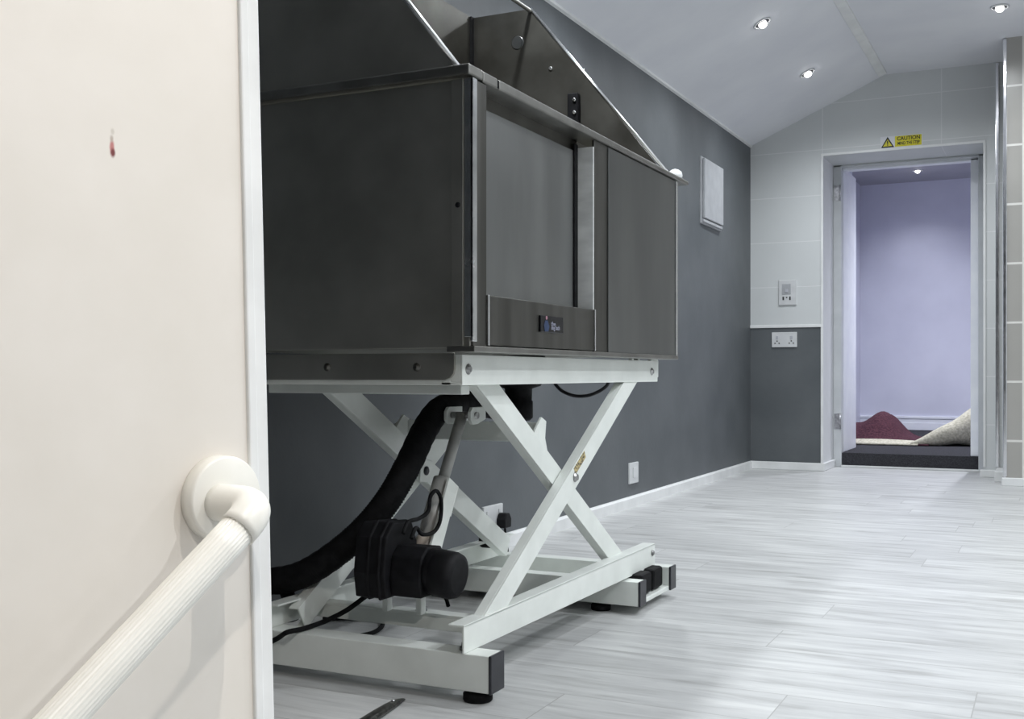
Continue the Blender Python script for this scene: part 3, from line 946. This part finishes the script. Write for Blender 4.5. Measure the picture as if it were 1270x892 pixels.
# blank plate low on the grey wall
p0 = on_grey(784.5, 586)
gx = GX(p0.y)
bp_ = thing('wall_plate', 'white single wall plate low on the grey wall right of the lift', 'wall plate', (gx, p0.y, p0.z))
MB().box(gx - .002, gx + .008, p0.y - .058, p0.y + .062, p0.z - .050, p0.z + .046).build('plate', M['socket'], bp_, .003)
MB().box(gx + .008, gx + .012, p0.y - .02, p0.y + .02, p0.z - .024, p0.z + .024).build('outlet', M['socket'], bp_, .002)

# socket with plug near the skirting behind the lift
p0 = on_grey(609, 642)
gx = GX(p0.y)
so = thing('wall_socket', 'white wall socket just above the skirting, seen through the lift legs', 'socket', (gx, p0.y, p0.z))
MB().box(gx - .002, gx + .010, p0.y - .073, p0.y + .073, p0.z - .043, p0.z + .043).build('plate', M['socket'], so, .003)
for dy in (-.045, .045):
    MB().box(gx + .010, gx + .013, p0.y + dy - .008, p0.y + dy + .008, p0.z + .012, p0.z + .026).build('rocker', M['socket'], so, .001)
pp = on_grey(617, 650)
pg = thing('plug', 'black mains plug pushed into the socket above the skirting', 'plug', (gx + .010, p0.y + .045, p0.z - .012))
c3 = Vector((gx + .0105, p0.y + .045, p0.z - .014))
MB().prism([c3 + Vector((0, a, b_)) for a, b_ in ((-.024, -.024), (.024, -.024), (.026, .006), (.012, .026), (-.012, .026), (-.026, .006))], (.034, 0, 0)).build('plug_body', M['black_plastic'], pg, .004)
cb = [c3 + Vector((.02, 0, -.022)), c3 + Vector((.022, 0, -.04)), c3 + Vector((.04, -.02, -.060)), c3 + Vector((.08, -.10, -.0705))]
cb[-1].z = .006; cb[-2].z = .02
MB().tube(curve_pts(cb, 8), .0038, 10).build('plug_lead', M['black_rubber'], pg)

# two plates on the far wall: upright one on the tiles, double socket on the dark panel
p0 = at(977, 363, 1, Y1)
sw = thing('switch_plate', 'white upright switched outlet plate on the pale tiles above the dark panel', 'switch', (p0.x, Y1, p0.z))
MB().box(p0.x - .056, p0.x + .056, Y1 - .010, Y1 + .001, p0.z - .080, p0.z + .080).build('plate', M['socket'], sw, .003)
MB().box(p0.x - .034, p0.x + .022, Y1 - .013, Y1 - .010, p0.z - .012, p0.z + .055).build('rocker_panel', M['box'], sw, .002)
MB().box(p0.x - .014, p0.x + .004, Y1 - .017, Y1 - .013, p0.z + .000, p0.z + .022).build('rocker', M['switch_grey'], sw, .001)
for dx in (-.026, .016):
    MB().box(p0.x + dx - .005, p0.x + dx + .005, Y1 - .0112, Y1 - .0098, p0.z - .048, p0.z - .026).build('slot', M['slot'], sw)
MB().box(p0.x - .009, p0.x + .000, Y1 - .0112, Y1 - .0098, p0.z - .036, p0.z - .028).build('slot', M['slot'], sw)

p0 = at(973, 421.5, 1, Y1)
ds = thing('double_socket', 'white double socket on the dark grey panel of the far wall', 'socket', (p0.x, Y1, p0.z))
MB().box(p0.x - .080, p0.x + .080, Y1 - .010, Y1 + .001, p0.z - .048, p0.z + .048).build('plate', M['socket'], ds, .003)
for dx in (-.045, .045):
    MB().box(p0.x + dx - .008, p0.x + dx + .008, Y1 - .0125, Y1 - .010, p0.z + .004, p0.z + .024).build('rocker', M['switch_grey'], ds, .001)
    for ex, ez in ((-.013, -.022), (.013, -.022), (0, -.008)):
        MB().box(p0.x + dx + ex - .004, p0.x + dx + ex + .004, Y1 - .0112, Y1 - .0098, p0.z + ez - .004, p0.z + ez + .003).build('slot', M['slot'], ds)

# yellow caution sign above the door
s0 = at(1092, 184.5, 1, Y1); s1 = at(1144, 165, 1, Y1)
sx0, sx1 = s0.x, s1.x
sz0, sz1 = 1.994, 2.066
sg = thing('warning_sign', 'small yellow and black caution sign above the door recess', 'sign', ((sx0 + sx1) / 2, Y1, sz0))
MB().box(sx0, sx1, Y1 - .0035, Y1 - .0005, sz0, sz1).build('backing', M['sign_white'], sg)
split = sx0 + (sx1 - sx0) * .35
MB().box(split, sx1 - .004, Y1 - .0045, Y1 - .0035, sz0 + .004, sz1 - .004).build('text_panel', M['yellow'], sg)
tw, tz0, tz1 = split - sx0, sz0 + .003, sz1 - .003
tri = MB().prism([(sx0 + .004, Y1 - .0045, tz0), (split - .004, Y1 - .0045, tz0), ((sx0 + split) / 2, Y1 - .0045, tz1)], (0, .001, 0))
tr_o = tri.build('triangle', M['ink'], sg)
cxm = (sx0 + split) / 2
ti = MB().prism([(sx0 + .016, Y1 - .0052, tz0 + .008), (split - .016, Y1 - .0052, tz0 + .008), (cxm, Y1 - .0052, tz1 - .016)], (0, .0007, 0))
ti.build('triangle_face', M['yellow'], tr_o)
ex = MB()
ex.box(cxm - .0035, cxm + .0035, Y1 - .0058, Y1 - .0052, tz0 + .022, tz0 + .042)
ex.box(cxm - .0035, cxm + .0035, Y1 - .0058, Y1 - .0052, tz0 + .012, tz0 + .018)
ex.build('exclamation_mark', M['ink'], tr_o)
rotXZ = Matrix(((1, 0, 0), (0, 0, -1), (0, 1, 0)))
mid = (split + sx1) / 2
t1 = text('caution_lettering', 'CAUTION', .032, (mid, Y1 - .0048, sz0 + .051), rotXZ, M['ink'], sg, bold=.0006, sx=.93)
t2 = text('message_lettering', 'MIND THE STEP', .026, (mid, Y1 - .0048, sz0 + .022), rotXZ, M['ink'], sg, bold=.0006, sx=.70)
for t in (t1, t2):
    t.matrix_parent_inverse = Matrix.Translation(-sg.location)

# black hook on the hall wall
k = at(1066, 270, 1, 9.9)
hk = thing('wall_hook', 'small black hook on the left wall of the hall beyond the door', 'hook', (HL, 9.9, k.z))
MB().box(HL, HL + .012, 9.86, 9.94, k.z - .06, k.z + .07).build('hook_plate', M['black_plastic'], hk, .003)
MB().tube(curve_pts([(HL + .01, 9.9, k.z - .03), (HL + .04, 9.9, k.z - .045), (HL + .055, 9.9, k.z - .01)], 8), .007, 10).build('prong', M['black_plastic'], hk)

# ------------------------------------------------------------------ rolled-back rug in the hall
yf = 8.45
rx0 = at(1050, 550, 1, yf).x; rx1 = at(1204, 540, 1, yf).x


def rug_surf(fn, nu, nv, thick, name, m, parent):
    vs = []; fs = []
    for i in range(nu + 1):
        for j in range(nv + 1):
            vs.append(fn(i / nu, j / nv))
    for i in range(nu):
        for j in range(nv):
            a = i * (nv + 1) + j
            fs.append((a, a + nv + 1, a + nv + 2, a + 1))
    mb = MB().add(vs, fs, 0, True)
    ob = mb.build(name, m, parent)
    so_ = ob.modifiers.new('thick', 'SOLIDIFY'); so_.thickness = thick; so_.offset = 0
    return ob


rug = thing('rug', 'rucked up maroon rug with cream backing on the dark hall carpet', 'rug', ((rx0 + rx1) / 2, yf + .3, STEP))
hx = at(1092, 520, 1, yf + .25).x


def hump(u, v):
    x = rx0 - .25 + (at(1140, 540, 1, yf).x + .06 - rx0 + .25) * u
    y = yf + .03 + .75 * v
    pk = math.exp(-((x - hx) / .13) ** 2) + .62 * math.exp(-((x - hx + .26) / .20) ** 2)
    z = STEP + .012 + .225 * pk * (1 - math.exp(-(v / .30) ** 2)) * (1 - .25 * v)
    z += .004 * math.sin(9 * x + 14 * y)
    return (x, y, z)


rug_surf(hump, 40, 24, .012, 'pile', M['maroon'], rug)
bx1 = at(1138, 549, 1, yf).x


def border(u, v):
    x = rx0 - .25 + (bx1 - rx0 + .25) * u
    y = yf - .012 * math.sin(3 * x) + .10 * v
    z = STEP + .008 + .03 * v * math.exp(-((x - hx) / .5) ** 2)
    return (x, y, z)


rug_surf(border, 24, 4, .009, 'border', M['hessian'], rug)


def curl(u, v):
    # the right-hand corner rolled up and over, cream backing outwards
    t = u ** .9
    x = bx1 - .05 + (rx1 + .16 - bx1 + .05) * t
    hgt = .008 + .36 * (t ** 1.1)
    rad = .5 * hgt
    y0 = yf + .02 + .10 * t
    a = math.pi * (1.35 * v - .28)
    y = y0 + .16 * t * v * .4 - rad * math.sin(a) * .9 + rad
    z = STEP + .012 + hgt * .5 - rad * math.cos(a) + .012 * math.sin(14 * u + 5 * v) * t
    return (x, y, max(z, STEP + .008))


rug_surf(curl, 30, 26, .010, 'rolled_corner', M['hessian'], rug)
def under(u, v):
    x = bx1 - .06 + (rx1 + .16 - bx1 + .06) * u
    y = yf + .10 + .05 * u + .45 * v
    z = STEP + .012 + .07 * u * (1 - v)
    return (x, y, z)
rug_surf(under, 16, 8, .010, 'underlay_pile', M['maroon'], rug)

# ------------------------------------------------------------------ tool on the floor at the very front
t0 = at(502, 864.5, 2, .006); t1_ = at(452, 896, 2, .008)
td = (t1_ - t0).normalized(); sd = Vector((-td.y, td.x, 0))
tl = MB()
prof = [(0, .0012), (.008, .0035), (.03, .0062), (.07, .0085), (.13, .0095), (.22, .0100), (.30, .010)]
vs = []; fs = []
sg_ = 14
for d_, r_ in prof:
    for q in range(sg_):
        a = 2 * math.pi * q / sg_
        c = t0 + td * d_ + sd * (math.cos(a) * r_ * 1.25); c.z = r_ * .8 * (1 + math.sin(a)) + .0005
        vs.append(c)
for i in range(len(prof) - 1):
    for q in range(sg_):
        q2 = (q + 1) % sg_
        fs.append((i * sg_ + q, i * sg_ + q2, (i + 1) * sg_ + q2, (i + 1) * sg_ + q))
fs.append(tuple(range(sg_ - 1, -1, -1))); fs.append(tuple((len(prof) - 1) * sg_ + q for q in range(sg_)))
tl.add(vs, fs, 0, True)
tool = tl.build('metal_tool', M['tool'], origin=tuple(t0))
tag(tool, 'dark tapered metal tool lying on the floor in front of the lift', 'tool')
MB().lathe(td * .052 + Vector((0, 0, .0058)), (0, 0, 1), [(.0035, 0), (.0035, .0015), (.002, .0025)], 12).build('rivet', M['steel_bright'], tool)


# ================================================================== DOWNLIGHTS


def slope_hit(px, py):
    s, c = math.sin(YAW), math.cos(YAW)
    u = (px - CX) / F
    d = Vector((-s + u * c, c + u * s, (HY - py) / F))
    q = Vector((RX, 0, FLAT)); y = 5.0
    for _ in range(5):
        e = Vector((RX - GX(y), 0, FLAT - EZ(y)))
        nn = Vector((e.z, 0, -e.x)).normalized()
        t = (q - C0).dot(nn) / d.dot(nn)
        p = C0 + d * t; y = p.y
    return p, nn


def make_downlight():
    r = thing('downlight', '', 'light', (0, 0, 0), 'ceiling downlights')
    # local frame: light faces -Z
    MB().lathe((0, 0, 0), (0, 0, -1), [(.0455, -.002), (.0455, .002), (.043, .005), (.037, .005), (.034, .002), (.033, -.001)], 36, cap=False).build('ring', M['bezel_white'], r)
    MB().lathe((0, 0, 0), (0, 0, -1), [(.036, .0005), (.036, .0035), (.020, .0050), (.018, .0025)], 30, cap=False).build('tilting_bezel', M['cap'], r)
    MB().lathe((0, 0, 0), (0, 0, -1), [(.0195, .0005), (.0195, .010), (.017, .018), (.011, .023), (.003, .025)], 26).build('bulb', M['lamp'], r)
    return r


def orient(o, nn):
    o.rotation_euler = (-nn).to_track_quat('Z', 'Y').to_euler()


dl0 = make_downlight()
for c_ in dl0.children:
    c_.matrix_parent_inverse = Matrix.Identity(4)
pA, nA = slope_hit(945, 28)
pB, nB = slope_hit(1001, 90)
pC = at(1240, 8, 2, FLAT - .003)
pD = at(1138, 211, 2, HC)
SPOTS = []
for i, (p, nn, lab) in enumerate(((pA, nA, 'recessed downlight on the sloped ceiling, nearer the bath'),
                                 (pB, nB, 'recessed downlight on the sloped ceiling, nearer the door'),
                                 (pC, Vector((0, 0, -1)), 'recessed downlight on the flat ceiling above the taupe tiled wall'),
                                 (pD, Vector((0, 0, -1)), 'recessed downlight in the hall ceiling seen through the door'))):
    o = dl0 if i == 0 else copy_tree(dl0)
    o.location = p + nn * .002
    orient(o, nn)
    o['label'] = lab


def spot(loc, direction, power, size=140, col=(1, .97, .93), rad=.035, blend=.5):
    l = bpy.data.lights.new('spot_light', 'SPOT')
    l.energy = power; l.spot_size = R(size); l.spot_blend = blend; l.shadow_soft_size = rad; l.color = col
    o = bpy.data.objects.new('spot_light', l); COL.objects.link(o)
    o.location = loc
    o.rotation_euler = Vector(direction).to_track_quat('-Z', 'Y').to_euler()
    return o


COOL = (.93, .97, 1.0)
PW = 64
for p, nn in ((pA, nA), (pB, nB)):
    spot(p + nn * .035, (nn.x * .3, 0, -1), PW * .78, 165, COOL, blend=1)
spot(pC + Vector((0, 0, -.035)), (0, 0, -1), PW * .6, 165, COOL, blend=1)
# the sloped row continues, unseen, towards the camera
for y in (pA.y - 1.45, pA.y - 2.9):
    zc_ = EZ(y) + (pA.x - GX(y)) * SL(y)
    spot((pA.x, y, zc_ - .06), (nA.x * .3, 0, -1), PW, 160, COOL, blend=1)
for x, y, k_ in ((.35, 4.5, .62), (.35, 2.9, 1), (1.2, 5.0, .62), (1.2, 3.3, 1), (.75, 2.1, .45), (1.35, 1.4, 1.9)):  # unseen ceiling spots on the right, the nearest added to brighten the near floor
    spot((x, y, FLAT - .05), (0, 0, -1), PW * k_, 165, COOL, blend=1)
# warm lamp over the camera, lighting the cream board
spot((.0, .74, FLAT - .04), (-.8, 0, -1.55), 72, 46, (1, .94, .86), rad=.02, blend=.7)
spot((.7, -.5, FLAT - .1), (-.9, .8, -1.30), 75, 50, (1, .94, .88), blend=.9)  # unseen warm spot behind the camera, added to brighten the board
# hall
spot(pD + Vector((0, 0, -.035)), (0, 0, -1), 30, 130, (.90, .92, 1.0), blend=1)
spot((-.45, 8.95, HC - .04), (0, 0, -1), 245, 150, (.90, .92, 1.0), blend=1)  # unseen spot added to brighten the hall wall and door lining

# faint ambient
wd_ = bpy.data.worlds.new('world'); sc.world = wd_; wd_.use_nodes = True
wd_.node_tree.nodes['Background'].inputs['Color'].default_value = (.5, .55, .6, 1)
wd_.node_tree.nodes['Background'].inputs['Strength'].default_value = .05

sc.view_settings.view_transform = 'Standard'
sc.view_settings.look = 'None'
sc.view_settings.gamma = 1
sc.view_settings.exposure = 0
sc.view_settings.use_curve_mapping = False
